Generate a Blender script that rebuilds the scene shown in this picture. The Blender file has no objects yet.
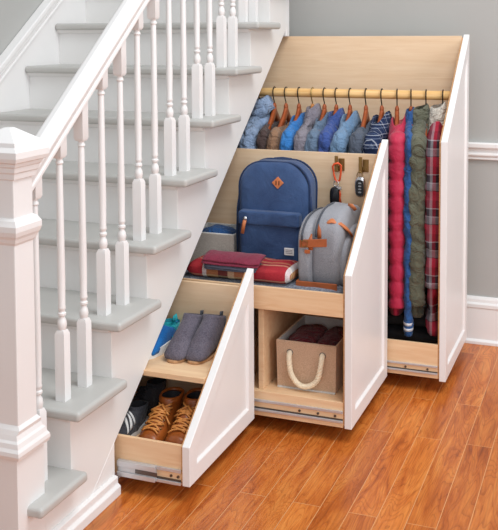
import bpy, bmesh, math, random
from mathutils import Vector, Matrix, noise
random.seed(7)
PI = math.pi
SC = bpy.context.scene
COL = SC.collection

# ------------------------------------------------------------------ helpers
def lin(h):
    h = h.lstrip('#')
    v = [int(h[i:i+2], 16)/255 for i in (0, 2, 4)]
    return tuple([c/12.92 if c <= .04045 else ((c+.055)/1.055)**2.4 for c in v]+[1.0])

def rr(hx, hy, n=24, e=4.0, cx=0, cy=0):
    out = []
    for i in range(n):
        a = 2*PI*i/n
        c, s = math.cos(a), math.sin(a)
        out.append((cx+hx*math.copysign(abs(c)**(2/e), c), cy+hy*math.copysign(abs(s)**(2/e), s)))
    return out

class MB:
    def __init__(s): s.bm = bmesh.new()
    def face(s, vs):
        try: return s.bm.faces.new(vs)
        except ValueError: return None
    def box(s, x0, x1, y0, y1, z0, z1):
        return s.prism([(y0, z0), (y1, z0), (y1, z1), (y0, z1)], 'x', x0, x1)
    def prism(s, pts, ax, a0, a1):
        def P(p, a):
            return {'x': (a, p[0], p[1]), 'y': (p[0], a, p[1]), 'z': (p[0], p[1], a)}[ax]
        A = [s.bm.verts.new(P(p, a0)) for p in pts]
        B = [s.bm.verts.new(P(p, a1)) for p in pts]
        n = len(pts)
        for i in range(n): s.face([A[i], A[(i+1) % n], B[(i+1) % n], B[i]])
        s.face(A[::-1]); s.face(B)
        return s
    def loft(s, rings, cap0=True, cap1=True):
        R = [[s.bm.verts.new(p) for p in r] for r in rings]
        n = len(R[0])
        for a, b in zip(R, R[1:]):
            for i in range(n): s.face([a[i], a[(i+1) % n], b[(i+1) % n], b[i]])
        if cap0: s.face(R[0][::-1])
        if cap1: s.face(R[-1])
        return R
    def tube(s, path, r, n=8, closed=False, flat=1.0, up=None):
        P = [Vector(p) for p in path]
        m = len(P)
        rad = r if isinstance(r, (list, tuple)) else [r]*m
        T = []
        for i in range(m):
            a = P[(i-1) % m] if (closed or i > 0) else P[i]
            b = P[(i+1) % m] if (closed or i < m-1) else P[i]
            T.append((b-a).normalized())
        u = Vector(up) if up else (Vector((0, 0, 1)) if abs(T[0].z) < .9 else Vector((1, 0, 0)))
        u = (u-T[0]*u.dot(T[0])).normalized()
        rings = []
        for i in range(m):
            u = (u-T[i]*u.dot(T[i]))
            u = u.normalized() if u.length > 1e-6 else T[i].orthogonal().normalized()
            w = T[i].cross(u)
            rings.append([tuple(P[i]+(u*math.cos(2*PI*k/n)*flat+w*math.sin(2*PI*k/n))*rad[i]) for k in range(n)])
        if closed: rings.append(rings[0])
        s.loft(rings, not closed, not closed)
        return s
    def lathe(s, prof, c=(0, 0, 0), n=16):
        s.loft([[(c[0]+r*math.cos(2*PI*k/n), c[1]+r*math.sin(2*PI*k/n), c[2]+z) for k in range(n)] for r, z in prof])
        return s
    def ball(s, c, rx, ry=None, rz=None, n=12, m=8):
        ry = ry or rx; rz = rz or rx
        rings = []
        for j in range(m+1):
            a = -PI/2+PI*(j+.02 if j == 0 else j-.02 if j == m else j)/m
            rings.append([(c[0]+rx*math.cos(a)*math.cos(2*PI*k/n), c[1]+ry*math.cos(a)*math.sin(2*PI*k/n), c[2]+rz*math.sin(a)) for k in range(n)])
        s.loft(rings)
        return s
    def wob(s, amp, sc, seed=0, keep=None):
        for v in s.bm.verts:
            if keep and not keep(v.co): continue
            d = noise.noise_vector(v.co*sc+Vector((seed*3.7, seed*1.3, seed)))
            v.co += d*amp
        return s
    def xf(s, M):
        for v in s.bm.verts: v.co = M @ v.co
        return s

def wloc(o):
    v = Vector((0, 0, 0))
    while o is not None:
        v += o.location; o = o.parent
    return v

def build(name, mb, mat, parent=None, smooth=False, bev=0, seg=2, sub=0, local=False, ang=40):
    bm = mb.bm
    bmesh.ops.recalc_face_normals(bm, faces=bm.faces[:])
    if parent is not None and not local:
        L = wloc(parent)
        for v in bm.verts: v.co -= L
    me = bpy.data.meshes.new(name)
    bm.to_mesh(me); bm.free()
    o = bpy.data.objects.new(name, me); COL.objects.link(o)
    me.materials.append(mat)
    o.parent = parent
    if smooth:
        for p in me.polygons: p.use_smooth = True
    if bev:
        m = o.modifiers.new('bevel', 'BEVEL'); m.width = bev; m.segments = seg
        m.limit_method = 'ANGLE'; m.angle_limit = math.radians(ang)
    if sub:
        m = o.modifiers.new('sub', 'SUBSURF'); m.levels = sub; m.render_levels = sub
    return o

def tag(o, label=None, cat=None, group=None, kind=None):
    if label: o['label'] = label
    if cat: o['category'] = cat
    if group: o['group'] = group
    if kind: o['kind'] = kind
    return o

def thing(name, label, cat, loc=(0, 0, 0), rz=0, group=None):
    o = bpy.data.objects.new(name, None); COL.objects.link(o)
    o.empty_display_size = .05
    o.location = loc; o.rotation_euler = (0, 0, rz)
    return tag(o, label, cat, group)

def struct(name, mb, mat, label, cat, **k):
    return tag(build(name, mb, mat, **k), label, cat, kind='structure')

# ------------------------------------------------------------------ materials
class NT:
    def __init__(s, name):
        s.m = bpy.data.materials.new(name); s.m.use_nodes = True
        s.t = s.m.node_tree; s.b = s.t.nodes['Principled BSDF']
    def n(s, typ, **k):
        x = s.t.nodes.new(typ)
        for a, v in k.items():
            if hasattr(x, a): setattr(x, a, v)
            else: x.inputs[a.replace('_', ' ')].default_value = v
        return x
    def l(s, a, b): s.t.links.new(a, b)
    def coords(s, scale=(1, 1, 1), rot=(0, 0, 0)):
        c = s.n('ShaderNodeTexCoord'); mp = s.n('ShaderNodeMapping')
        mp.inputs['Scale'].default_value = scale; mp.inputs['Rotation'].default_value = rot
        s.l(c.outputs['Object'], mp.inputs['Vector'])
        return mp.outputs['Vector']
    def mix(s, f, a, b, mode='MIX'):
        x = s.n('ShaderNodeMix', data_type='RGBA', blend_type=mode)
        for sock, v in ((x.inputs[0], f), (x.inputs[6], a), (x.inputs[7], b)):
            if hasattr(v, 'is_output'): s.l(v, sock)
            else: sock.default_value = v
        return x.outputs[2]
    def math(s, op, a, b=0.0):
        x = s.n('ShaderNodeMath', operation=op)
        for sock, v in ((x.inputs[0], a), (x.inputs[1], b)):
            if hasattr(v, 'is_output'): s.l(v, sock)
            else: sock.default_value = v
        return x.outputs[0]
    def ramp(s, f, stops, interp='LINEAR'):
        r = s.n('ShaderNodeValToRGB'); r.color_ramp.interpolation = interp
        e = r.color_ramp.elements
        e.remove(e[1]); e[0].position = stops[0][0]; e[0].color = stops[0][1]
        for p, c in stops[1:]: e.new(p).color = c
        s.l(f, r.inputs[0]); return r.outputs[0]
    def bump(s, h, st, dist=.002):
        b = s.n('ShaderNodeBump'); b.inputs['Strength'].default_value = st; b.inputs['Distance'].default_value = dist
        s.l(h, b.inputs['Height']); s.l(b.outputs[0], s.b.inputs['Normal'])
    def rough(s, r, met=0, spec=.5):
        s.b.inputs['Roughness'].default_value = r; s.b.inputs['Metallic'].default_value = met
        s.b.inputs['Specular IOR Level'].default_value = spec
    def col(s, c):
        if hasattr(c, 'is_output'): s.l(c, s.b.inputs['Base Color'])
        else: s.b.inputs['Base Color'].default_value = c

def plain(name, h, rough=.5, met=0, var=.06, sc=8, bump=0, bsc=60, spec=.5):
    t = NT(name); c = lin(h)
    nz = t.n('ShaderNodeTexNoise', Scale=sc, Detail=4.0); t.l(t.coords(), nz.inputs['Vector'])
    d = tuple(min(1, x*(1-var)) for x in c[:3])+(1,); e = tuple(min(1, x*(1+var)) for x in c[:3])+(1,)
    t.col(t.ramp(nz.outputs['Fac'], [(.3, d), (.7, e)])); t.rough(rough, met, spec)
    if bump:
        n2 = t.n('ShaderNodeTexNoise', Scale=bsc, Detail=3.0); t.l(t.coords(), n2.inputs['Vector'])
        t.bump(n2.outputs['Fac'], bump)
    return t.m

def fabric(name, h, h2=None, weave=420, bump=.5, rough=.85, var=.5, wrinkle=.6, wsc=26):
    """woven cloth: two thread colours, fine weave and soft wrinkles"""
    t = NT(name); v = t.coords()
    a = lin(h); b = lin(h2) if h2 else tuple(x*.72 for x in a[:3])+(1,)
    nz = t.n('ShaderNodeTexNoise', Scale=weave, Detail=2.0); t.l(v, nz.inputs['Vector'])
    big = t.n('ShaderNodeTexNoise', Scale=9.0, Detail=3.0); t.l(v, big.inputs['Vector'])
    f = t.math('ADD', t.math('MULTIPLY', nz.outputs['Fac'], var), t.math('MULTIPLY', big.outputs['Fac'], 1-var))
    t.col(t.ramp(f, [(.36, b), (.62, a)])); t.rough(rough, 0, .25)
    t.b.inputs['Sheen Weight'].default_value = .15
    wr = t.n('ShaderNodeTexNoise', Scale=wsc, Detail=4.0, Distortion=1.2); t.l(v, wr.inputs['Vector'])
    h_ = t.math('ADD', t.math('MULTIPLY', wr.outputs['Fac'], wrinkle*6), t.math('MULTIPLY', nz.outputs['Fac'], .25))
    t.bump(h_, bump, .012 if wrinkle >= .6 else .004)
    return t.m

def plaid(name, sx, sy, fx, fy, axes=(1, 2), vec2=None, weave=350, rough=.9, wt=.5):
    """stops are (pos, hex) constant stripes along two object axes, woven half and half"""
    t = NT(name); v = t.coords()
    sep = t.n('ShaderNodeSeparateXYZ'); t.l(v, sep.inputs[0])
    u = sep.outputs[axes[0]]; w = sep.outputs[axes[1]]
    if vec2 is not None: w = t.math('SUBTRACT', w, sep.outputs[vec2])
    A = t.ramp(t.math('FRACT', t.math('MULTIPLY', t.math('ADD', u, 5.0), fx)), [(p, lin(c)) for p, c in sx], 'CONSTANT')
    B = t.ramp(t.math('FRACT', t.math('MULTIPLY', t.math('ADD', w, 5.0), fy)), [(p, lin(c)) for p, c in sy], 'CONSTANT')
    c = t.mix(wt, A, B)
    nz = t.n('ShaderNodeTexNoise', Scale=weave, Detail=2.0); t.l(v, nz.inputs['Vector'])
    c = t.mix(.35, c, t.ramp(nz.outputs['Fac'], [(.3, (.25, .25, .25, 1)), (.7, (1, 1, 1, 1))]), 'MULTIPLY')
    t.col(c); t.rough(rough, 0, .2)
    wr = t.n('ShaderNodeTexNoise', Scale=16.0, Detail=3.0); t.l(v, wr.inputs['Vector'])
    t.bump(t.math('ADD', t.math('MULTIPLY', wr.outputs['Fac'], 3.0), nz.outputs['Fac']), .45, .003)
    return t.m

def plywood(name, h1, h2, sc=(3, 3, 40), rough=.45):
    t = NT(name)
    v = t.coords(sc)
    nz = t.n('ShaderNodeTexNoise', Scale=1.6, Detail=6.0, Distortion=.8); t.l(v, nz.inputs['Vector'])
    n2 = t.n('ShaderNodeTexNoise', Scale=2.2, Detail=3.0); t.l(t.coords(), n2.inputs['Vector'])
    f = t.math('ADD', t.math('MULTIPLY', nz.outputs['Fac'], .65), t.math('MULTIPLY', n2.outputs['Fac'], .35))
    t.col(t.ramp(f, [(.34, lin(h2)), (.66, lin(h1))])); t.rough(rough, 0, .4)
    t.bump(nz.outputs['Fac'], .05, .001)
    return t.m

def floor_mat():
    t = NT('oak_floor_planks')
    c = t.n('ShaderNodeTexCoord'); sep = t.n('ShaderNodeSeparateXYZ'); t.l(c.outputs['Object'], sep.inputs[0])
    cb = t.n('ShaderNodeCombineXYZ')
    t.l(t.math('ADD', sep.outputs[1], 9.31), cb.inputs[0]); t.l(t.math('ADD', sep.outputs[0], 8.6475), cb.inputs[1])
    def brick(c1, c2, mo):
        b = t.n('ShaderNodeTexBrick', offset=.37, offset_frequency=2, squash=1.0)
        t.l(cb.outputs[0], b.inputs['Vector'])
        for k, v in (('Color1', c1), ('Color2', c2), ('Mortar', mo), ('Scale', 1.0), ('Mortar Size', .0011), ('Mortar Smooth', .1), ('Bias', 0.0), ('Brick Width', .93), ('Row Height', .0875)):
            b.inputs[k].default_value = v
        return b
    rnd = brick((0, 0, 0, 1), (1, 1, 1, 1), (0.5, .5, .5, 1))
    sr = t.n('ShaderNodeSeparateColor'); t.l(rnd.outputs['Color'], sr.inputs[0])
    off = t.math('MULTIPLY', sr.outputs[0], 37.0)
    gv = t.n('ShaderNodeCombineXYZ')
    t.l(t.math('ADD', t.math('MULTIPLY', sep.outputs[1], 2.0), off), gv.inputs[0])
    t.l(t.math('MULTIPLY', sep.outputs[0], 13.0), gv.inputs[1]); t.l(off, gv.inputs[2])
    n1 = t.n('ShaderNodeTexNoise', Scale=1.3, Detail=5.0, Distortion=1.5, Roughness=.6); t.l(gv.outputs[0], n1.inputs['Vector'])
    # cathedral grain: contour rings of a stretched noise
    n2 = t.n('ShaderNodeTexNoise', Scale=.8, Detail=2.0, Distortion=.6); t.l(gv.outputs[0], n2.inputs['Vector'])
    ring = t.math('FRACT', t.math('MULTIPLY', n2.outputs['Fac'], 24.0))
    ringc = t.ramp(ring, [(0, (.5, .38, .3, 1)), (.2, (.86, .82, .78, 1)), (.55, (1, 1, 1, 1)), (1, (.9, .86, .82, 1))])
    fv = t.n('ShaderNodeCombineXYZ')
    t.l(t.math('ADD', t.math('MULTIPLY', sep.outputs[1], 9.0), off), fv.inputs[0]); t.l(t.math('MULTIPLY', sep.outputs[0], 170.0), fv.inputs[1])
    n3 = t.n('ShaderNodeTexNoise', Scale=1.0, Detail=3.0); t.l(fv.outputs[0], n3.inputs['Vector'])
    base = t.ramp(n1.outputs['Fac'], [(.25, lin('#984a1b')), (.42, lin('#c76d2c')), (.58, lin('#db843c')), (.8, lin('#e69a50'))])
    tone = t.ramp(sr.outputs[0], [(0, (.8, .72, .64, 1)), (.35, (1, .95, .9, 1)), (.7, (1.0, 1.0, 1.0, 1)), (1, (.86, .8, .76, 1))])
    col = t.mix(1.0, base, tone, 'MULTIPLY')
    col = t.mix(.62, col, ringc, 'MULTIPLY')
    col = t.mix(.4, col, t.ramp(n3.outputs['Fac'], [(.35, (.62, .52, .45, 1)), (.6, (1, 1, 1, 1))]), 'MULTIPLY')
    kn = t.n('ShaderNodeTexNoise', Scale=.55, Detail=2.0); t.l(gv.outputs[0], kn.inputs['Vector'])
    col = t.mix(t.ramp(kn.outputs['Fac'], [(.66, (0, 0, 0, 1)), (.78, (.75, .75, .75, 1))]), col, lin('#6b3310'))
    col = t.mix(t.math('MULTIPLY', rnd.outputs['Fac'], .75), col, lin('#d9a877'))
    t.col(col)
    t.rough(.3, 0, .4)
    t.bump(t.math('ADD', t.math('MULTIPLY', rnd.outputs['Fac'], -1.0), t.math('MULTIPLY', n3.outputs['Fac'], .25)), .25, .001)
    return t.m

M = {}
M['floor'] = floor_mat()
M['white'] = plain('white_semi_gloss_paint', '#e9e7e6', .38, var=.012, bump=.03, bsc=90)
M['stair_white'] = plain('white_stair_paint', '#e8e6e4', .42, var=.015, bump=.05, bsc=70)
M['tread'] = plain('grey_tread_paint', '#bbbab6', .42, var=.03, sc=5, bump=.06)
M['wall'] = plain('grey_wall_paint', '#adadaa', .75, var=.02, sc=3, bump=.05, bsc=200)
M['ply'] = plywood('birch_plywood', '#f2d5b4', '#e7c59f')
M['plyh'] = plywood('birch_plywood_long_grain', '#edcda6', '#deb48a', (3, 30, 30))
M['plyedge'] = plywood('plywood_edge', '#dcae7e', '#b9814e', (5, 5, 120))
M['rodwood'] = plywood('pine_dowel', '#eec78a', '#d7a463', (3, 60, 60))
M['dark'] = plain('dark_cavity', '#4a4038', .9)
M['steel'] = plain('zinc_slide_steel', '#cfd1d4', .42, .6, var=.06)
M['darksteel'] = plain('dark_slide_steel', '#6d6a68', .35, .9, var=.1)
M['hook'] = plain('dark_wire', '#2b2624', .35, .8)
M['hookgold'] = plain('brass_wire', '#a8905a', .35, .9)
M['brass'] = plain('aged_brass', '#9a7a4a', .35, .8)
M['hanger'] = plywood('cherry_stained_wood', '#a5542b', '#7d3817', (8, 8, 8), .3)
M['hangerlight'] = plywood('honey_stained_wood', '#cd8748', '#a8652c', (8, 8, 8), .3)
M['tan'] = plain('tan_leather', '#c27245', .5, var=.14, sc=25, bump=.25, bsc=180)
M['brownleather'] = plain('brown_boot_leather', '#9a5220', .32, var=.25, sc=18, bump=.2, bsc=120)
M['strap'] = plain('brown_strap_leather', '#a4562c', .45, var=.18, sc=22, bump=.2, bsc=150)
M['lace'] = plain('waxed_orange_lace', '#d28b46', .55, var=.15, sc=120)
M['sole_dark'] = plain('dark_rubber', '#33261f', .7)
M['sole_tan'] = plain('stacked_leather_sole', '#b98d66', .6, var=.1, sc=60)
M['rubber_white'] = plain('white_rubber', '#e9e8e6', .5)
M['suede'] = fabric('charcoal_suede', '#6c6671', '#4d4854', 260, .5, .95, .6, .5, 30)
M['bluemesh'] = fabric('blue_knit_mesh', '#1873bd', '#0f4f90', 330, .5, .8, .6, .3)
M['teal'] = fabric('teal_knit', '#2fc0cc', '#1a97a5', 330, .4, .8)
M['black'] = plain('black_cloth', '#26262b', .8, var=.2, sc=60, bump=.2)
M['blackgloss'] = plain('black_plastic', '#1c1c20', .25)
M['greysole'] = plain('grey_rubber', '#8c8c90', .6)
M['stripedupper'] = fabric('charcoal_suede_upper', '#47464c', '#303036', 250, .4, .9)
M['navy'] = fabric('navy_nylon', '#3d5781', '#2b4168', 520, .5, .6, .35, .55, 11)
M['navydark'] = fabric('dark_navy_webbing', '#273c63', '#1b2b49', 520, .4, .7, .4, .3)
M['heather'] = fabric('grey_heather_canvas', '#a3a3a8', '#7b7b82', 520, .4, .9, .75, .3, 10)
M['heatherdark'] = fabric('dark_zip_tape', '#53565f', '#3d4048', 500, .3, .8)
M['binfab'] = fabric('tan_linen_bin', '#cdae93', '#b5967b', 300, .35, .9, .7, .15)
M['bingrey'] = fabric('greige_linen_bin', '#cbc2b8', '#b3a99f', 300, .35, .9, .7, .15)
M['lining'] = fabric('pale_lining', '#d6d5d2', '#c0bfbc', 400, .2, .9)
M['rope'] = plain('cotton_rope', '#ecdcc0', .9, var=.12, sc=90, bump=.3)
M['burgundy'] = fabric('burgundy_knit', '#873146', '#6b2236', 300, .7, .95, .6, .4, 20)
M['greyknit'] = fabric('charcoal_knit', '#5f6272', '#474a59', 300, .7, .95, .6, .4, 20)
M['bluegreyknit'] = fabric('blue_grey_chunky_knit', '#8a8f9c', '#565b68', 110, 1.0, .95, .8, .5, 40)
M['maroon'] = fabric('maroon_cloth', '#6d1f2c', '#511420', 260, .7, .9, .5, .7, 18)
M['bluecloth'] = fabric('blue_cloth', '#34619b', '#244a7c', 300, .6, .9)
M['orange'] = plain('orange_anodised', '#e0562a', .35, .2)
M['chrome'] = plain('nickel', '#c9c9cc', .25, .95)
M['plaidblanket'] = plaid('red_tan_plaid_wool', [(0, '#a8303a'), (.10, '#b8343d'), (.335, '#ffffff'), (.385, '#bd8f5d'), (.53, '#47463c'), (.65, '#e2cfa8'), (.73, '#b98a5f'), (.95, '#a5242f')],
    [(0, '#a52a35'), (.35, '#dcbf96'), (.5, '#6f2632'), (.68, '#c9a074'), (.85, '#b83a3e')], 3.06, 13.0, (0, 1), 2, wt=.4)
M['plaidnavy'] = plaid('navy_white_plaid', [(0, '#23304f'), (.3, '#6e7c98'), (.36, '#1d2947'), (.6, '#c6ccd8'), (.68, '#27365a')],
    [(0, '#23304f'), (.35, '#8d9ab4'), (.42, '#1d2947'), (.7, '#c9cfdb'), (.78, '#27365a')], 27, 27)
M['flannel'] = plaid('red_grey_flannel', [(0, '#7d2433'), (.32, '#57525c'), (.5, '#a8a6ac'), (.66, '#a32a3e'), (.86, '#3f3943')],
    [(0, '#c02f46'), (.27, '#38323a'), (.3, '#8d8a92'), (.5, '#b6b3ba'), (.53, '#2a252c'), (.74, '#b4b0b6'), (.77, '#9a2234')], 15, 7.4, (0, 2))
M['cream'] = fabric('cream_fleece', '#e0d8cc', '#c8beb1', 160, .9, .95)
M['puffer'] = fabric('crimson_nylon', '#c62f50', '#a71f3e', 600, .45, .45, .3, .55, 22)
M['shirtblue'] = fabric('light_blue_chambray', '#9aadca', '#8096b6', 500, .8, .85, .4, .9, 26)
M['darkbrown'] = fabric('dark_brown_knit', '#54423f', '#3d2f2d', 350, .7, .9)
M['taupe'] = fabric('tan_corduroy', '#9a765c', '#7e5d46', 300, .7, .9)
M['azure'] = fabric('azure_cotton', '#3a80c4', '#2a68aa', 450, .6, .85)
M['mushroom'] = fabric('mushroom_cotton', '#8d8790', '#736d77', 450, .6, .85)
M['slate'] = fabric('slate_blue_cotton', '#6b7f96', '#55687f', 450, .6, .85)
M['royal'] = fabric('royal_blue_cotton', '#40589a', '#2f457f', 450, .6, .85)
M['denim'] = fabric('light_denim', '#7895b3', '#5c7b9c', 500, .6, .85)
M['graphite'] = fabric('graphite_cotton', '#58606f', '#434a58', 450, .6, .85)
M['blue'] = fabric('cobalt_fleece', '#33609c', '#24487c', 400, .6, .9)
M['olive'] = fabric('olive_cotton', '#6f705e', '#585949', 420, .8, .85, .35, .9, 16)
M['stripewhite'] = fabric('white_rib', '#dfe0e6', '#c4c6cf', 400, .4, .9)

# ------------------------------------------------------------------ measures
R = .185; RUN = .2342; W = .94
def ry(i): return -.395+(i-1)*RUN          # riser face above tread i
NT_ = 9

# ------------------------------------------------------------------ setting
struct('floor', MB().box(-1.2, 5, -3.2, 1.8, -.04, 0), M['floor'], 'glossy orange-brown oak plank floor', 'floor')
struct('wall_back', MB().box(-1.05, 5, 1.667, 1.75, 0, 3.0), M['wall'], 'grey painted wall behind the tallest drawer', 'wall')
struct('wall_left', MB().box(-1.05, -.9665, -3.2, 1.667, 0, 3.0), M['wall'], 'grey painted wall on the far side of the stairs', 'wall')

def rail_prof(z0, z1, d):
    h = z1-z0
    return [(0, z0), (-d*.4, z0), (-d*.5, z0+.06*h), (-d*.42, z0+.16*h), (-d*.75, z0+.26*h), (-d*.75, z0+.36*h), (-d*.4, z0+.46*h),
            (-d*.4, z0+.58*h), (-d, z0+.72*h), (-d, z0+.93*h), (-d*.85, z1), (0, z1)]
struct('trim_1', MB().prism([(1.667+a, z) for a, z in rail_prof(.852, .932, .03)], 'x', .0, 5), M['white'], 'white moulded chair rail across the grey wall', 'trim', bev=.002)
bb = [(1.667, 0), (1.633, 0), (1.633, .014), (1.645, .022), (1.645, .165), (1.641, .17), (1.641, .185), (1.65, .192), (1.652, .205), (1.658, .216), (1.667, .218)]
struct('baseboard_back', MB().prism(bb, 'x', 0, 5), M['white'], 'tall white baseboard along the grey wall', 'baseboard', bev=.0015)
struct('baseboard_left', MB().prism([(.0, 0), (.024, 0), (.024, .028), (.014, .036), (.014, .056), (0, .06)], 'y', -.8, -.153), M['white'],
       'low white baseboard under the stair side panel', 'baseboard', bev=.002)
struct('trim_2', MB().box(-.05, -.035, -.153, 1.6, 0, .05), M['white'], 'white toe kick under the drawers', 'trim')
struct('trim_3', MB().box(-.03, .0, 1.468, 1.515, 1.417, 3.0), M['white'], 'white upright trim where the stairs meet the grey wall', 'trim', bev=.004)

# ------------------------------------------------------------------ staircase
st = thing('staircase', 'white staircase with grey painted treads rising to the right', 'staircase', (-.45, ry(0), 0))
for i in range(1, NT_+1):
    y0 = ry(i-1)-.034 if i > 1 else -.615
    y1 = ry(i)+.012
    x1 = .052
    build('tread', MB().box(-W, x1, y0, y1, i*R-.03, i*R), M['tread'], st, bev=.011, seg=4)
for i in range(0, NT_+1):
    build('riser', MB().box(-W, 0.001, ry(i), ry(i)+.016, i*R-.01 if i else 0, (i+1)*R-.025), M['stair_white'], st, bev=.001)
pts = [(ry(0), 0)]
for i in range(0, NT_):
    pts += [(ry(i)+.003, (i+1)*R-.015), (ry(i+1)+.003, (i+1)*R-.015)]
pts += [(1.468, (NT_)*R), (1.468, .279+.7995*1.468), (-.15, .279-.7995*.15), (-.15, 0)]
# keep only ascending part before y=1.468
pts = [p for p in pts if p[0] <= 1.469]
sg = build('stringer', MB().prism(pts, 'x', -.03, 0), M['stair_white'], st)
tri = MB(); tri.tube([(-.001, -.147, .164), (-.001, -.318, .03)], .002, 6)
build('lit_edge_strip', tri, M['white'], sg)  # thin white strip added to draw the stringer board's lit edge
# cove strip under each tread on the stair side
for i in range(1, NT_):
    build('cove_moulding', MB().prism([(ry(i-1)-.02, i*R-.03), (ry(i-1)-.004, i*R-.045), (ry(i-1), i*R-.03)], 'x', -W, .0), M['stair_white'], st)
off = .585
def skz(y): return 1.305+.748*(y-off)
sk = build('skirt_board', MB().prism([(-.9, 0), (1.66, .0), (1.66, skz(1.66)), (-.9, max(.1, skz(-.9)))], 'x', -.965, -.94), M['white'], st)
for a, b, d in ((-.005, .022, .022), (-.03, -.012, .012), (-.062, -.045, .01)):
    build('skirt_moulding', MB().prism([(-.9, skz(-.9)+a), (1.66, skz(1.66)+a), (1.66, skz(1.66)+b), (-.9, skz(-.9)+b)], 'x', -.965, -.94+d), M['white'], sk, bev=.004)

# ------------------------------------------------------------------ railing
XN = -.045; YN = -.593
rl = thing('stair_railing', 'white stair railing with square newel post, handrail and turned balusters', 'railing', (XN, YN, 0))
def sq(h, z, c=(XN, YN)): return [(c[0]-h, c[1]-h, z), (c[0]+h, c[1]-h, z), (c[0]+h, c[1]+h, z), (c[0]-h, c[1]+h, z)]
def nq(h, z, k=0.0):   # newel ring, k narrows it across the stairs
    x = XN+.003; return [(x-h+k, YN-h, z), (x+h-k, YN-h, z), (x+h-k, YN+h, z), (x-h+k, YN+h, z)]
b = MB(); b.loft([nq(.0415, .34), nq(.0415, 1.10)])
nw = build('newel_post', b, M['white'], rl, bev=.003)
b = MB(); b.loft([nq(.06, 0, .011), nq(.06, .33, .011)]); build('base_box', b, M['white'], nw, bev=.002)
b = MB(); b.loft([nq(h, z, .01 if h > .05 else 0) for h, z in ((.06, .326), (.069, .33), (.072, .34), (.071, .35), (.066, .358), (.063, .37), (.058, .376), (.054, .388), (.049, .4), (.0415, .41))])
build('base_moulding', b, M['white'], nw)
b = MB(); b.loft([nq(h, z) for h, z in ((.0415, .885), (.046, .892), (.049, .902), (.054, .91), (.0575, .922), (.0575, .936), (.053, .944), (.05, .95), (.0415, .956))])
build('collar', b, M['white'], nw)
b = MB(); b.loft([nq(h, z) for h, z in ((.0415, 1.055), (.048, 1.058), (.05, 1.072), (.054, 1.076), (.056, 1.088), (.06, 1.092), (.062, 1.1), (.07, 1.104), (.0735, 1.114), (.0735, 1.13), (.066, 1.138), (.062, 1.142), (.06, 1.153), (.01, 1.187))])
build('newel_cap', b, M['white'], nw)
# handrail
def rz(y): return 1.034+.7835*(y+.489)
hp = [(-.024, 0), (.024, 0), (.024, .012), (.02, .016), (.02, .024), (.03, .036), (.034, .052), (.03, .066), (.018, .078), (0, .082), (-.018, .078), (-.03, .066), (-.034, .052), (-.03, .036), (-.02, .024), (-.02, .016), (-.024, .012)]
ya, yb = -.552, 1.5
h = MB(); h.loft([[(XN+x, y, rz(y)+z) for x, z in hp] for y in (ya, yb)])
build('handrail', h, M['white'], rl, bev=.0015, ang=25)
def baluster(y, zb, short):
    zt = rz(y)-.002; L = zt-zb
    bl = (.05 if short else .105)
    zb2 = zt-bl
    m = MB(); c = (XN, y); s_ = .0158
    m.loft([sq(s_, zb, c), sq(s_, zb+.195, c), sq(s_*.72, zb+.207, c)])
    m.loft([sq(s_*.72, zb2-.008, c), sq(s_, zb2, c), [(XN-s_, y-s_, rz(y-s_)+.004), (XN+s_, y-s_, rz(y-s_)+.004), (XN+s_, y+s_, rz(y+s_)+.004), (XN-s_, y+s_, rz(y+s_)+.004)]])
    z = zb+.205
    prof = [(.0095, z), (.012, z+.006), (.0142, z+.018), (.0125, z+.03), (.0088, z+.037), (.0088, z+.042), (.0125, z+.046), (.0125, z+.052), (.0092, z+.055), (.0092, z+.06), (.0118, z+.064), (.0118, z+.068), (.0105, z+.075),
            (.0118, z+.16), (.0108, (z+zb2)/2), (.0095, zb2-.032), (.0088, zb2-.026), (.0118, zb2-.023), (.0118, zb2-.018), (.009, zb2-.014), (.009, zb2-.01), (.0115, zb2-.006)]
    m.lathe(prof, (XN, y, 0), 14)
    o = build('baluster', m, M['white'], rl, smooth=True)
    es = o.modifiers.new('split', 'EDGE_SPLIT'); es.split_angle = math.radians(42)
baluster(-.482, R, True)
for i in range(2, 9):
    y = -.358+(i-2)*RUN
    baluster(y, i*R, True); baluster(y+.117, i*R, False)

# ------------------------------------------------------------------ drawers
def inset(poly, d):
    n = len(poly); out = []
    for i in range(n):
        p0, p1, p2 = [Vector(poly[(i+k) % n]) for k in (-1, 0, 1)]
        e1 = (p1-p0).normalized(); e2 = (p2-p1).normalized()
        n1 = Vector((-e1.y, e1.x)); n2 = Vector((-e2.y, e2.x))
        k = d/(1+n1.dot(n2)); out.append(tuple(p1+(n1+n2)*k))
    return out

def front(D, yA, yB, zA, zB, zb, parent, w=.052, th=.0255):
    P = [(yA, zb), (yB, zb), (yB, zB), (yA, zA)]
    I = inset(P, w); I2 = inset(P, w+.007)
    m = MB(); bm = m.bm
    def ring(pl, x): return [bm.verts.new((x, a, b)) for a, b in pl]
    B = ring(P, D-th); O1 = ring(P, D); A = ring(I, D); A2 = ring(I2, D-.009)
    for r1, r2 in ((B, O1), (O1, A), (A, A2)):
        for i in range(4): m.face([r1[i], r1[(i+1) % 4], r2[(i+1) % 4], r2[i]])
    m.face(A2); m.face(B[::-1])
    f = build('door_front', m, M['white'], parent, bev=.0018)
    f['label'] = 'white shaker front with sloping top edge'
    return f

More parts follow.
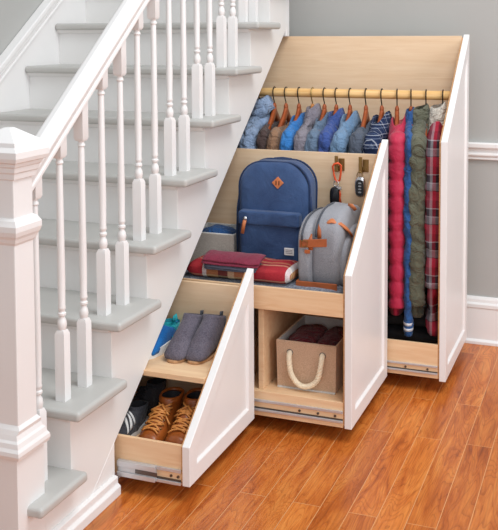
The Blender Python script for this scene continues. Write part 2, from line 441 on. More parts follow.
def slide(x0, x1, y, z0, z1, parent, ext=None):
    t = (z1-z0)
    s = build('drawer_slide', MB().box(x0, x1, y-.006, y, z0+t*.78, z1), M['steel'], parent, bev=.001)
    build('rail', MB().box(x0, x1, y-.007, y, z0, z0+t*.2), M['steel'], s, bev=.001)
    build('rail_groove', MB().box(x0, x1, y-.003, y, z0+t*.2, z0+t*.32), M['darksteel'], s)
    L = x1-x0
    for q in (.3, .72, .84, .95) if not ext else (.84, .95):
        m = MB(); m.tube([(x0+L*q, y-.003, z0+t*.5), (x0+L*q, y, z0+t*.5)], .0045, 10)
        build('screw', m, M['darksteel'], s)
    if ext:
        build('outer_channel', MB().box(x0, ext, y-.011, y, z0+t*.02, z1+.001), M['steel'], s, bev=.001)
        build('channel_lip', MB().box(x0, ext, y-.016, y-.011, z0+t*.66, z0+t*1.0), M['steel'], s, bev=.001)
        build('channel_lip', MB().box(x0, ext, y-.016, y-.011, z0, z0+t*.3), M['steel'], s, bev=.001)
        build('ball_carriage', MB().box(ext-.07, ext+.006, y-.0125, y-.011, z0+t*.34, z0+t*.6), M['darksteel'], s)

zb = .0515
XB = -.62
# ---- smallest drawer
D1, A1, B1 = .2507, -.1328, .4055
d1 = thing('pull_out_drawer', 'smallest pull-out stair drawer holding shoes, nearest the newel post', 'drawer', (D1, .13, 0), 0, 'pull-out drawers under the stairs')
front(D1, A1, B1, .1744, .5973, zb, d1)
build('inner_front', MB().prism(inset([(A1, zb+.002), (B1, zb+.002), (B1, .597), (A1, .174)], .007), 'x', D1-.032, D1-.0256), M['plyedge'], d1)
build('side_panel', MB().box(XB, D1-.032, .383, .397, .062, .533), M['ply'], d1, bev=.001)
sd = build('low_side', MB().box(XB, D1-.032, -.125, -.113, .05, .173), M['plyh'], d1, bev=.001)
slide(0.002, D1-.032, -.125, .05, .099, d1, ext=.135)
build('drawer_bottom', MB().box(XB, D1-.032, -.113, .383, .088, .098), M['plyh'], d1)
build('shelf', MB().box(XB, D1-.032, .045, .383, .304, .322), M['plyh'], d1, bev=.0015)
# ---- middle drawer
D2, A2, B2 = .6028, .4322, .973
d2 = thing('pull_out_drawer', 'middle pull-out stair drawer with backpacks on its tray', 'drawer', (D2, .7, 0), 0, 'pull-out drawers under the stairs')
front(D2, A2, B2, .5949, 1.0098, zb, d2)
build('inner_front', MB().prism(inset([(A2, zb+.002), (B2, zb+.002), (B2, 1.0095), (A2, .5945)], .007), 'x', D2-.032, D2-.0256), M['plyedge'], d2)
sp2 = build('side_panel', MB().box(XB, D2-.032, .945, .957, .06, .951), M['ply'], d2, bev=.001)
build('tray_rail', MB().box(XB, D2-.032, .437, .45, .443, .526), M['plyh'], d2, bev=.0015)
build('tray_bottom', MB().box(XB, D2-.032, .45, .945, .462, .472), M['plyh'], d2)
build('low_side', MB().box(XB, D2-.032, .437, .45, .052, .142), M['plyh'], d2, bev=.001)
build('drawer_bottom', MB().box(XB, D2-.032, .45, .945, .128, .140), M['plyh'], d2)
slide(.0, D2-.032, .437, .07, .113, d2)
build('divider', MB().box(.246, .266, .46, .945, .14, .462), M['plyh'], d2, bev=.001)
build('low_divider', MB().box(.168, .182, .46, .945, .14, .272), M['plyh'], d2, bev=.001)
for hx in (.404, .503):
    hk = build('wall_hook', MB().box(hx+.004, hx+.028, .941, .945, .88, .93), M['brass'], d2, bev=.001)
    m = MB(); m.box(hx-.006, hx+.007, .915, .925, .878, .942); m.box(hx-.006, hx+.007, .92, .944, .878, .89)
    m.box(hx-.004, hx+.02, .938, .9445, .886, .9)
    build('hook_peg', m, M['brass'], hk, bev=.001)
# ---- tallest drawer
D3, A3, B3 = .834, .9853, 1.5441
d3 = thing('pull_out_drawer', 'tallest pull-out stair drawer with hanging coats beside the grey wall', 'drawer', (D3, 1.27, 0), 0, 'pull-out drawers under the stairs')
front(D3, A3, B3, 1.0062, 1.4242, zb, d3)
build('inner_front', MB().prism(inset([(A3, zb+.002), (B3, zb+.002), (B3, 1.424), (A3, 1.006)], .007), 'x', D3-.032, D3-.0256), M['plyedge'], d3)
build('side_panel', MB().box(XB, D3-.032, 1.52, 1.534, .06, 1.418), M['ply'], d3, bev=.001)
build('low_side', MB().box(XB, D3-.032, .99, 1.003, .06, .196), M['plyh'], d3, bev=.001)
build('drawer_bottom', MB().box(XB, D3-.032, 1.003, 1.52, .1, .112), M['plyh'], d3)
slide(.0, D3-.032, .99, .076, .112, d3)
YR, ZR = 1.265, 1.169
m = MB(); m.tube([(XB, YR, ZR), (D3-.032, YR, ZR)], .0195, 16)
build('hanging_rod', m, M['rodwood'], d3, smooth=True)

# ------------------------------------------------------------------ hangers and clothes
def armz(y): return -.078-.115*(abs(y)/.17)**.75
def make_hanger(label, wood, wire):
    t = thing('clothes_hanger', label, 'hanger', (0, 0, 0), 0, 'wooden hangers on the closet rod')
    p = []
    for k in range(0, 13):
        a = math.radians(205-k*205/12)
        p.append((0, .0255*math.cos(a)*-1, .0015+.0225*math.sin(a)))
    p += [(0, -.024, -.012), (0, -.012, -.03), (0, -.001, -.042), (0, 0, -.07)]
    m = MB(); m.tube(p, .0026, 8)
    build('hook', m, wire, t, smooth=True, local=True)
    m = MB()
    rings = []
    for k in range(-14, 15):
        s_ = k/14; y = s_*.14
        z = armz(y)
        hh = .027-.014*abs(s_); ww = .0095-.001*(abs(s_)**2)
        rings.append([(ww*x, y, z+hh*q) for x, q in rr(1, 1, 12, 3)])
    m.loft(rings)
    m.ball((0, 0, -.064), .0095, .014, .018)
    build('hanger_arms', m, wood, t, smooth=True, local=True)
    return t

def garment(name, label, cat, x, rz_, mat, length, ht=.025, hw=.19, ztop=-.075, neck=.06, seed=0, quilt=0, collar=None, collar_h=.03, dx=0.0, lean=0.0, cuff=None, sleeve_len=.5, fold=.013, stripe=None):
    """one garment on its hanger; near (-y) sleeve, far sleeve and collar are parts"""
    t = thing(name, label, cat, (x, YR, ZR), rz_)
    neck = max(neck*.6, .17*max(0.0, (-.078-(ztop-.03))/.115)**1.333/.9)
    def shoulder(y):
        return min(ztop, armz(abs(y)*.9)+.03)
    def crease(p, k=1.0):
        a = abs(noise.noise(Vector((p[0]*16, p[1]*11+p[2]*9, p[2]*13-p[1]*7))+Vector((seed*5.1, seed, 0))))
        c = abs(noise.noise(Vector((p[0]*34, p[1]*34-p[2]*26, p[2]*15+seed*2.3))))
        return (.3-a)*1.1+(.25-c)*.9
    NV = max(40, int(length*(130 if quilt else 80))); NU = 64
    def quiltf(z): return (.66+.4*abs(math.sin(PI*(z-ztop)/quilt))**.4) if quilt else 1.0
    m = MB(); rings = []
    zbot = -length
    for j in range(NV+1):
        v = j/NV
        z = ztop+(zbot-ztop)*(v**1.3 if not quilt else v**1.1)
        w = neck
        for k in range(0, 100):
            y = hw*k/99
            if shoulder(y) < z: break
            w = max(w, y)
        w *= 1+.03*math.sin(5*v+seed)
        thick = ht*(.5+.5*min(1, (ztop-z)/.07)**.7)*(1+.1*math.sin(3.1*v+seed*2))*quiltf(z)
        ring = []
        for px, py in rr(thick, w, NU, 2.5):
            c = crease((px, py, z))*fold*min(1, v*6)*(0.4 if quilt else 1)
            n_ = Vector((px/thick, py/w*.4)).normalized()
            ring.append((dx+lean*(ztop-z)+px+n_.x*c*1.6, py+n_.y*c, z+.3*px*max(0, 1-(ztop-z)/.1)))
        rings.append(ring)
    m.loft(rings, True, True)
    build('body', m, mat, t, smooth=True, local=True)
    for sgn in (-1, 1):
        m = MB(); rings = []
        n = int(sleeve_len*(130 if quilt else 70))
        z0 = shoulder(hw*.8)+.004
        for j in range(n+1):
            v = j/n
            z = z0-sleeve_len*v
            r_y = .05*(1-.33*v); r_x = ht*(1.2-.28*v)
            q = min(1, (z0-z)/.06)
            q = math.sqrt(max(.0, 1-(1-q)**2))
            r_y *= .25+.75*q; r_x *= .25+.75*q
            if quilt: qq = quiltf(z); r_x *= qq*1.0; r_y *= .68+.32*qq
            cy = sgn*(hw-.04+.028*min(1, v*3)+.012*v)
            ring = []
            for a, b in rr(r_x, r_y, 22, 2.2):
                c = crease((a+1, cy+b, z))*fold*1.2*min(1, v*8)*(.4 if quilt else 1)
                l_ = math.hypot(a, b)
                ring.append((dx+lean*(-z-.07)+.004+a*(1+c/l_), cy+b*(1+c/l_), z+.1*(-b*sgn)*(1-v)))
            rings.append(ring)
        m.loft(rings)
        s_ = build('sleeve', m, mat, t, smooth=True, local=True)
        if cuff is not None:
            z = z0-sleeve_len; cy = sgn*(hw)
            m = MB(); m.loft([[(dx+lean*(-z)+.004+a*g, cy+b*g, zz) for a, b in rr(ht*1.0, .037, 20, 2.3)] for zz, g in ((z+.05, .98), (z+.045, 1.05), (z-.008, .95), (z-.015, .85))])
            c_ = build('cuff', m, cuff, s_, smooth=True, local=True)
            if stripe is not None:
                for zz in (z+.031, z+.008):
                    m = MB(); m.loft([[(dx+lean*(-z)+.004+a*1.07, cy+b*1.07, q_) for a, b in rr(ht*1.0, .037, 20, 2.3)] for q_ in (zz, zz+.011)])
                    build('cuff_stripe', m, stripe, s_, smooth=True, local=True)
    if collar is not None:
        ny, nx = neck*1.0, ht*.85; ch = collar_h
        prof = ((.78, .8, -.02), (.85, .9, ch*.9), (1.0, 1.0, ch*1.1), (1.15, 1.08, ch*.9), (1.5, 1.4, -.2*ch), (1.95, 1.75, -1.3*ch), (1.75, 1.6, -1.25*ch))
        def cring(a, b, dz, k=0):
            out = []
            for p, q in rr(nx, ny, 32, 2.3):
                X = p*a; Y = q*b-.008
                Z = ztop+dz-.5*max(0, abs(Y)-.03)+.34*X
                c = crease((X, Y, Z))*.005
                out.append((dx+X+c, Y, Z+c))
            return out
        m = MB(); m.loft([cring(*p) for p in prof], False, False)
        cl = build('collar', m, collar, t, smooth=True, local=True)
        if stripe is not None:
            for f in (.35, .75):
                a = 1.42+.3*f; b = 1.35+.27*f; dz = -.2*ch-1.05*ch*f
                m = MB(); m.loft([cring(a+.06, b+.04, dz), cring(a+.1, b+.06, dz-.005)], False, False)
                build('collar_stripe', m, stripe, cl, smooth=True, local=True)
    return t

hx_all = [-.054, .015, .07, .131, .194, .249, .303, .365, .436, .506, .572, .632, .696, .767]
CL = [
 ('shirt', 'light blue chambray shirt leftmost on the closet rod', 'shirt', 'shirtblue', dict(length=.66, ht=.04, ztop=-.055, neck=.07, collar='shirtblue', collar_h=.03, fold=.016, dx=.01)),
 ('sweater', 'dark brown sweater hanging between the light blue and tan clothes', 'sweater', 'darkbrown', dict(length=.6, ht=.022, ztop=-.135, neck=.09)),
 ('jacket', 'tan brown jacket hanging beside the bright blue shirt', 'jacket', 'taupe', dict(length=.62, ht=.025, ztop=-.145, neck=.08, dx=.004, collar='taupe', collar_h=.012)),
 ('shirt', 'bright azure blue shirt hanging between tan and grey clothes', 'shirt', 'azure', dict(length=.62, ht=.025, ztop=-.12, neck=.055, collar='azure', collar_h=.024)),
 ('jacket', 'mushroom grey jacket on the honey-coloured hanger', 'jacket', 'mushroom', dict(length=.64, ht=.027, ztop=-.088, neck=.06, collar='mushroom', collar_h=.032, dx=.004, fold=.016)),
 ('shirt', 'slate blue-grey shirt hanging left of the royal blue shirt', 'shirt', 'slate', dict(length=.63, ht=.025, ztop=-.115, neck=.06, collar='slate', collar_h=.024, fold=.016)),
 ('shirt', 'royal blue shirt hanging left of the light denim shirt', 'shirt', 'royal', dict(length=.63, ht=.026, ztop=-.10, neck=.06, collar='royal', collar_h=.026, fold=.016)),
 ('shirt', 'light denim blue shirt hanging right of the royal blue shirt', 'shirt', 'denim', dict(length=.64, ht=.029, ztop=-.115, neck=.06, collar='denim', collar_h=.03, fold=.016)),
 ('shirt', 'dark graphite shirt hanging left of the navy plaid shirt', 'shirt', 'graphite', dict(length=.6, ht=.027, ztop=-.135, neck=.07, collar='graphite', collar_h=.014, fold=.016)),
 ('shirt', 'navy and white plaid shirt hanging left of the red puffer jacket', 'shirt', 'plaidnavy', dict(length=.64, ht=.034, ztop=-.118, neck=.07, collar='plaidnavy', collar_h=.034, fold=.016, dx=-.002)),
 ('puffer_jacket', 'crimson red quilted puffer jacket on the closet rod', 'jacket', 'puffer', dict(length=.9, ht=.034, ztop=-.12, neck=.07, quilt=.07, collar='puffer', collar_h=.03, dx=.008, sleeve_len=.72, fold=.006)),
 ('track_jacket', 'long cobalt blue jacket with white stripes on collar and cuff', 'jacket', 'blue', dict(length=.82, ht=.019, ztop=-.085, neck=.06, collar='blue', collar_h=.026, sleeve_len=.815, cuff='blue', stripe='stripewhite', dx=-.004)),
 ('utility_jacket', 'long olive green jacket hanging beside the red plaid flannel', 'jacket', 'olive', dict(length=.9, ht=.034, ztop=-.085, neck=.065, collar='olive', collar_h=.036, dx=-.022, sleeve_len=.7, fold=.014)),
 ('flannel_jacket', 'red and grey plaid flannel jacket with cream collar nearest the drawer front', 'jacket', 'flannel', dict(length=.965, ht=.033, ztop=-.09, neck=.08, collar='cream', collar_h=.05, dx=-.02, sleeve_len=.62, fold=.016)),
]
RZ = [.08, .08, .04, .08, .05, .05, .05, .05, .08, .06, .2, .2, .16, .12]
RG = [-.08, -.05, -.05, -.07, -.07, -.07, -.07, -.07, -.07, -.07, -.03, -.02, -.05, -.02]
def short(label): return label.split(' hanging')[0].split(' on the')[0].split(' nearest')[0].split(' leftmost')[0].split(' with ')[0]
proto = None
for i, (nm, lab, cat, mat, kw) in enumerate(CL):
    hl = 'wooden hanger on the closet rod carrying the '+short(lab)
    hl = {0: 'wooden hanger leftmost on the rod, half hidden behind the stair panel', 4: 'honey-coloured wooden hanger with a thin brass hook on the closet rod'}.get(i, hl)
    if proto is None:
        proto = make_hanger(hl, M['hanger'], M['hook']); o = proto
    else:
        o = proto.copy(); COL.objects.link(o); o['label'] = hl
        for ch in list(proto.children):
            c = ch.copy(); COL.objects.link(c); c.parent = o
            if i == 4:
                c.data = ch.data.copy(); c.data.materials[0] = M['hangerlight'] if ch.name.startswith('hanger_arms') else M['hookgold']
    o.location = (hx_all[i], YR, ZR); o.rotation_euler = (0, 0, RZ[i])
    k = dict(kw)
    if 'collar' in k: k['collar'] = M[k['collar']]
    for q in ('cuff', 'stripe'):
        if q in k: k[q] = M[k[q]]
    g = garment(nm, lab, cat, hx_all[i], RZ[i]+RG[i], M[mat], seed=i+1, **k)

# ------------------------------------------------------------------ shoes
def spine_shoe(t, L, Wd, H, mat, toe_h=.034, tf=1.0, shaft=True, open_w=.036, open_l=.045, lean=0.0, inner=None, n=26, boot=False):
    """L-shaped sweep: toe at -y to ankle opening at top; returns surface function"""
    keys = [  # t, y, z(center), tilt(deg from -y..up), halfwidth, halfheight
        (0.00, -.50*L, .012, 0, .10*Wd, .008),
        (0.05, -.485*L, .018, 0, .66*Wd, toe_h*.42*tf),
        (0.15, -.44*L, .021, 0, .92*Wd, toe_h*.56*tf),
        (0.30, -.33*L, .024, 3, 1.0*Wd, toe_h*.66*(tf+.1 if tf < 1 else 1)),
        (0.45, -.17*L, .030, 12, .97*Wd, toe_h*.86),
        (0.60, .02*L, .040, 28, .86*Wd, toe_h*1.3),
        (0.75, .17*L, .056, 52, .80*Wd, .30*L*.80),
        (0.88, .25*L, .075+(H-.1)*.45, 76, open_w*1.0, open_l*1.08),
        (1.00, (.27+lean)*L, H, 86, open_w, open_l)]
    if boot:   # straight sloping vamp into the shaft; last number stretches the heel side
        keys = [(0, -.5*L, .012, 0, .1*Wd, .008, 1), (.05, -.485*L, .016, 0, .7*Wd, .012, 1), (.15, -.44*L, .02, 5, .93*Wd, .019, 1),
                (.3, -.34*L, .028, 20, 1.0*Wd, .028, 1), (.45, -.2*L, .04, 34, .97*Wd, .041, 1), (.6, -.05*L, .055, 46, .9*Wd, .055, 1.15),
                (.75, .08*L, .62*H, 58, .86*Wd, .057, 1.6), (.88, .17*L, .81*H, 68, .84*Wd, .054, 1.2), (1, .22*L, H, 74, .84*Wd, .05, 1.04)]
    else: keys = [k+(1,) for k in keys]
    def at(u):
        for a, b in zip(keys, keys[1:]):
            if u <= b[0]+1e-9:
                f = (u-a[0])/(b[0]-a[0]); f = f*f*(3-2*f)*.5+f*.5
                return [a[i]+(b[i]-a[i])*f for i in range(7)]
        return list(keys[-1])
    def surf(u, ang, off=0):
        _, y, z, tl, hw, hh, fb = at(u); tl = math.radians(tl)
        e = 2.3
        c, s_ = math.cos(ang), math.sin(ang)
        a = (hw+off)*math.copysign(abs(c)**(2/e), c); b_ = (hh+off)*math.copysign(abs(s_)**(2/e), s_)*(fb if s_ < 0 else 1)
        # normal plane: x axis and (dir up rotated by tilt)
        return (a, y-b_*math.sin(tl), max(.012, z+b_*math.cos(tl)))
    m = MB(); NA = 22
    rings = [[surf(j/n, 2*PI*k/NA) for k in range(NA)] for j in range(n+1)]
    _, y, z, tl, hw, hh, fb = keys[-1]
    top = rings[-1]
    cx = sum(p[1] for p in top)/NA; cz = sum(p[2] for p in top)/NA
    in1 = [(p[0]*.86, cx+(p[1]-cx)*.86, p[2]) for p in top]
    in2 = [(p[0]*.8, cx+(p[1]-cx)*.8, p[2]-.05) for p in top]
    m.loft(rings+[in1], True, False)
    o = build('upper', m, mat, t, smooth=True, local=True)
    m = MB(); m.loft([in1, in2], False, True)
    build('lining', m, inner or M['black'], t, smooth=True, local=True)
    return surf

def sole(t, L, Wd, mat, th=.014, heel=None, grow=1.04, toe_up=0):
    out = []
    n = 40
    for k in range(n):
        a = 2*PI*k/n
        y = -math.cos(a)*.5*L; s_ = math.sin(a)
        w = Wd*(.86+.16*math.cos(a*1.0)) * (1-.16*math.exp(-((y/L-.08)/.14)**2))
        out.append((math.copysign(abs(s_)**.75, s_)*w*grow, y*grow))
    m = MB(); m.loft([[(x*.97, y*.985, 0) for x, y in out], [(x, y, th*.3) for x, y in out], [(x, y, th) for x, y in out], [(x*.93, y*.95, th+.002) for x, y in out]])
    return build('sole', m, mat, t, smooth=False, local=True, bev=.001)

def laces(t, surf, u0, u1, n, mat, r=.0028, spread=.55, loops=False, seed=0):
    rnd = random.Random(seed); jit = .03 if loops else 0
    for k in range(n):
        a = u0+(u1-u0)*k/n; b = u0+(u1-u0)*(k+1)/n
        for sg in (-1, 1):
            p = []; ja = rnd.uniform(-jit, jit); jb = rnd.uniform(-jit, jit); js = spread*(1+rnd.uniform(-6, 6)*jit)
            for q in range(7):
                f = q/6; ang = PI/2+sg*js*(1-2*f)
                p.append(Vector(surf(min(1, max(0, a+ja+(b-a+jb-ja)*f)), ang, .004+.002*math.sin(f*PI)+(0.001 if sg > 0 else 0))))
            m = MB(); m.tube(p, r, 6); build('lace', m, mat, t, smooth=True, local=True)
    if loops:
        for sg in (-1, 1):
            for q in range(3):
                base = Vector(surf(u1, PI/2, .006)); e = Vector(surf(u1-.22-.08*q+.04*sg, PI/2+sg*(.5+.3*q), .012))
                md = (base+e)/2+Vector((sg*.012, -.004, .012))
                p = []
                for i in range(9):
                    f = i/8; p.append(base*(1-f)**2+md*2*f*(1-f)+e*f*f)
                m = MB(); m.tube(p, r, 6); build('lace', m, mat, t, smooth=True, local=True)

# grey suede ankle boots on the upper shelf
for x, y, rz_, lab in ((.066, .25, -.07, 'grey suede ankle boot on drawer shelf beside the blue sneaker'), (.136, .264, -.07, 'grey suede ankle boot on drawer shelf beside the white drawer front')):
    t = thing('ankle_boot', lab, 'boot', (x, y, .322), rz_, 'grey suede ankle boots')
    s_ = spine_shoe(t, .228, .041, .122, M['suede'], boot=True)
    sole(t, .228, .042, M['sole_tan'], .009)
    m = MB(); m.box(-.026, .026, .058, .112, 0, .014); build('heel', m, M['sole_tan'], t, local=True, bev=.004)
    m = MB(); m.tube([(.0335, .062, .118), (.035, .055, .07)], .005, 8, flat=.4); build('elastic_gore', m, M['heatherdark'], t, smooth=True, local=True)
    m = MB(); m.tube([(0, .1, .1), (0, .107, .118), (0, .094, .12), (0, .09, .1)], .006, 8, flat=.5); build('pull_tab', m, M['heatherdark'], t, smooth=True, local=True)
# blue sneaker
t = thing('sneaker', 'blue knit sneaker with teal collar and white sole on drawer shelf', 'shoe', (-.046, .255, .322), -.06)
s_ = spine_shoe(t, .235, .041, .07, M['bluemesh'], toe_h=.046, open_w=.032, open_l=.045, inner=M['teal'])
sole(t, .24, .044, M['rubber_white'], .03, grow=1.1)
m = MB(); m.loft([[((a)*1.0, .0635+b, z+.0) for a, b in rr(.0335, .046, 20, 2.3)] for z in (.054, .062, .072, .076)], False, False); build('collar', m, M['teal'], t, smooth=True, local=True)
m = MB(); m.tube([(0, .108, .05), (0, .114, .072), (0, .11, .086), (0, .1, .084), (0, .098, .07)], .009, 8, flat=.45); build('heel_tab', m, M['teal'], t, smooth=True, local=True)
m = MB(); m.tube([(.04, .02, .036), (.0395, .05, .04), (.036, .08, .042), (.028, .102, .042)], .006, 8); build('side_trim', m, M['teal'], t, smooth=True, local=True)
laces(t, s_, .42, .66, 4, M['black'], .0022, .5)
# brown boots below
for x, y, rz_, lab, sd_ in ((.058, .095, -.02, 'brown leather lace-up boot in lower drawer beside the striped sneaker', 1), (.143, .115, .02, 'brown leather lace-up boot in lower drawer beside the white drawer front', 2)):
    t = thing('lace_up_boot', lab, 'boot', (x, y-.03, .098), rz_, 'brown lace-up boots')
    s_ = spine_shoe(t, .24, .041, .12, M['brownleather'], toe_h=.05, open_w=.034, open_l=.046)
    sole(t, .245, .04, M['sole_dark'], .016)
    m = MB(); m.loft([[(a, .0665+b, z-.25*max(0, -b)) for a, b in rr(.0365*g, .049*g, 20, 2.3)] for z, g in ((.108, 1), (.116, 1.05), (.124, 1.03), (.127, .95), (.118, .9))], False, False); build('collar', m, M['brownleather'], t, smooth=True, local=True)
    m = MB(); rings = []
    m.loft([[s_(.36+.5*j/8, PI/2+(-1+2*k/8)*.42, .0015+.003*(1-abs(-1+2*k/8))) for k in range(9)]+[s_(.36+.5*j/8, PI/2+(1-2*k/8)*.42, -.004) for k in range(9)] for j in range(9)])
    build('tongue', m, M['brownleather'], t, smooth=True, local=True)
    laces(t, s_, .26, .92, 10, M['lace'], .0032, .66, True, sd_)
    for k in range(7):
        for sg in (-1, 1):
            p = Vector(s_(.37+.49*k/7, PI/2+sg*.7, .001))
            m = MB(); m.ball(p, .0035, n=8, m=5); build('eyelet', m, M['brass'], t, smooth=True, local=True)
# striped sneakers
for x, y, rz_, lab, cut in ((-.056, .03, -.1, 'black sneaker with three white stripes beside the brown boots', 1), (-.09, .235, -.08, 'plain black sneaker behind the striped one in the lower drawer', 0)):
    t = thing('striped_sneaker' if cut else 'sneaker', lab, 'shoe', (x, y, .098), rz_)
    s_ = spine_shoe(t, .235, .038, .085, M['stripedupper'], toe_h=.042, open_w=.03, open_l=.042)
    sole(t, .24, .04, M['rubber_white'] if cut else M['sole_dark'], .02, grow=1.03)
    for k in range(3 if cut else 0):
        m = MB(); rings = []
        u = .40+.085*k
        pa = [s_(u+.10*f/6-.0, .12+f/6*1.05, .0015) for f in range(7)]
        pb = [s_(u+.045+.10*f/6, .12+f/6*1.05, .0015) for f in range(7)]
        pc = [s_(u+.045+.10*f/6, .12+f/6*1.05, -.002) for f in range(7)]
        pd = [s_(u+.10*f/6, .12+f/6*1.05, -.002) for f in range(7)]
        m.loft([[a, b_, c, d] for a, b_, c, d in zip(pa, pb, pc, pd)])
        build('white_stripe', m, M['rubber_white'], t, smooth=True, local=True)
    laces(t, s_, .42, .64, 4, M['black'], .0022, .4)

# ------------------------------------------------------------------ tray of the middle drawer
ZT = .472
def folded(name, label, cat, x0, x1, y0, y1, z0, layers, th, mat, seed=0, droop=0, taper=0, nx=34, child=None, shift=.006):
    """flat folded textile: each layer a rounded fold running along x"""
    m = MB(); rnd = random.Random(seed)
    z = z0
    for k in range(layers):
        dy = rnd.uniform(-shift, shift) if k else 0; dx = rnd.uniform(-shift, shift) if k else 0
        rings = []
        for i in range(nx+1):
            f = i/nx; x = x0+dx+(x1-x0)*f
            e = min(1, min(f, 1-f)*nx/2.5)**.5
            ring = []
            for a, b in rr((y1-y0)/2, th/2*(.35+.65*e), 36, 3.4):
                y = (y0+y1)/2+dy+a*(.93+.07*e)
                zz = z+th/2+b
                fr = max(0, (y0+.06-y)/.06)
                zz -= droop*fr*fr
                zz += .0035*noise.noise(Vector((x*18, y*18, k*3+seed)))*(1 if b > 0 or k else 0)
                ring.append((x, y+.004*noise.noise(Vector((x*11+5, zz*30, seed))), zz))
            rings.append(ring)
        m.loft(rings); z += th*.97
    o = build(name, m, mat, None, smooth=True)
    return tag(o, label, cat)

folded('knit_blanket', 'grey chunky knit blanket spread flat on the middle drawer tray', 'blanket', -.25, .553, .458, .69, ZT, 1, .048, M['bluegreyknit'], 1)
folded('plaid_blanket', 'folded red and tan plaid wool blanket lying before the navy backpack', 'blanket', -.055, .357, .485, .665, ZT+.046, 1, .064, M['plaidblanket'], 2)
folded('folded_sweater', 'folded charcoal grey sweater on the plaid blanket, under the burgundy one', 'sweater', .028, .232, .464, .535, ZT+.107, 2, .0095, M['greyknit'], 3, droop=.02)
folded('folded_sweater', 'folded burgundy sweater on top of the charcoal one', 'sweater', .02, .245, .458, .54, ZT+.1265, 2, .0105, M['burgundy'], 5, droop=.02)

folded('dark_filler', 'black folded coat added for the dark area beneath the hanging clothes', 'filler', .12, .785, 1.2, 1.5, .112, 3, .07, M['black'], 8, shift=.01)  # black folded block added to fill the dark area under the clothes

# bins
def bin_(name, label, x0, x1, y0, y1, z0, z1, mat, rim, fl=.008):
    t = thing(name, label, 'storage bin', ((x0+x1)/2, (y0+y1)/2, z0))
    w = .006
    m = MB()
    def q(d, z, f=0): return [(x0+d-f, y0+d-f, z), (x1-d+f, y0+d-f, z), (x1-d+f, y1-d+f, z), (x0+d-f, y1-d+f, z)]
    m.loft([q(0, z0), q(0, z1, fl*.4), q(w, z1, fl*.4)], True, False)
    build('bin_body', m, mat, t, bev=.002)
    m = MB(); m.loft([q(w, z1-.0005, fl*.4), q(w, z0+.01)], False, True)
    build('bin_lining', m, M['lining'], t)
    m = MB(); m.tube([(x0, y0, z1), (x1, y0, z1), (x1, y1, z1), (x0, y1, z1)], .0032, 6, closed=True)
    build('rim_piping', m, rim, t, smooth=True)
    return t

def rope(path, r, turns, parent, name='rope_handle'):
    P = [Vector(p) for p in path]
    # dense resample with Catmull-Rom
    D = []
    for i in range(len(P)-1):
        p0 = P[max(0, i-1)]; p1 = P[i]; p2 = P[i+1]; p3 = P[min(len(P)-1, i+2)]
        for k in range(10):
            f = k/10
            D.append(.5*((2*p1)+(p2-p0)*f+(2*p0-5*p1+4*p2-p3)*f*f+(3*p1-p0-3*p2+p3)*f**3))
    D.append(P[-1])
    m = MB()
    n = len(D)
    for s_ in range(3):
        q = []
        for i, d in enumerate(D):
            tn = (D[min(n-1, i+1)]-D[max(0, i-1)]).normalized()
            u = Vector((0, 1, 0)); u = (u-tn*u.dot(tn)).normalized(); w = tn.cross(u)
            a = 2*PI*(turns*i/n+s_/3)
            q.append(d+(u*math.cos(a)+w*math.sin(a))*r*.5)
        m.tube(q, r*.56, 7)
    return build(name, m, M['rope'], parent, smooth=True)

gb = bin_('storage_bin', 'greige fabric storage bin behind the navy backpack by the stair panel', -.16, .034, .735, .915, ZT, .633, M['bingrey'], M['lining'])
rope([(.036, .80, .575), (.05, .795, .56), (.052, .80, .54), (.05, .82, .53), (.05, .85, .535), (.05, .87, .55), (.036, .875, .575)], .008, 7, gb)
m = MB(); m.loft([[(-.068+a*s_, .83+b*s_, z) for a, b in rr(.08, .07, 24, 2.6)] for s_, z in ((1, .56), (1, .6), (.9, .622), (.6, .636), (.2, .642))]); m.wob(.012, 20, 3)
tag(build('folded_cloth', m, M['bluecloth'], None, smooth=True), 'crumpled blue cloth inside the greige storage bin', 'cloth')

fb = bin_('storage_bin', 'tan fabric storage bin with front rope handle in lower compartment', .302, .524, .505, .82, .1405, .314, M['binfab'], M['binfab'])
rope([(.352, .52, .273), (.352, .498, .272), (.353, .49, .25), (.362, .488, .2), (.39, .487, .166), (.425, .487, .163), (.46, .488, .19), (.474, .49, .25), (.476, .498, .274), (.476, .52, .275)], .0105, 16, fb)
for gx, gz in ((.352, .274), (.476, .276)):
    m = MB(); m.tube([(gx+.011*math.cos(a*PI/6), .5035, gz+.011*math.sin(a*PI/6)) for a in range(12)], .0022, 6, closed=True); build('grommet', m, M['darksteel'], fb, smooth=True)
m = MB(); m.box(.304, .522, .501, .506, .1405, .146); build('base_piping', m, M['lining'], fb)
for k, (cx, cy, a, b, lab) in enumerate(((.37, .66, .058, .13, 'maroon folded cloth at the left inside the tan storage bin'), (.466, .66, .044, .13, 'maroon folded cloth at the right inside the tan storage bin'))):
    m = MB(); m.loft([[(cx+p*s_, cy+q*s_, z) for p, q in rr(a, b, 28, 3)] for s_, z in ((.9, .2), (1, .25), (1, .285), (.9, .298), (.55, .305), (.15, .308))]); m.wob(.008, 22, 5+k)
    tag(build('folded_cloth', m, M['maroon'], None, smooth=True), lab, 'cloth', 'maroon cloths in the bin')

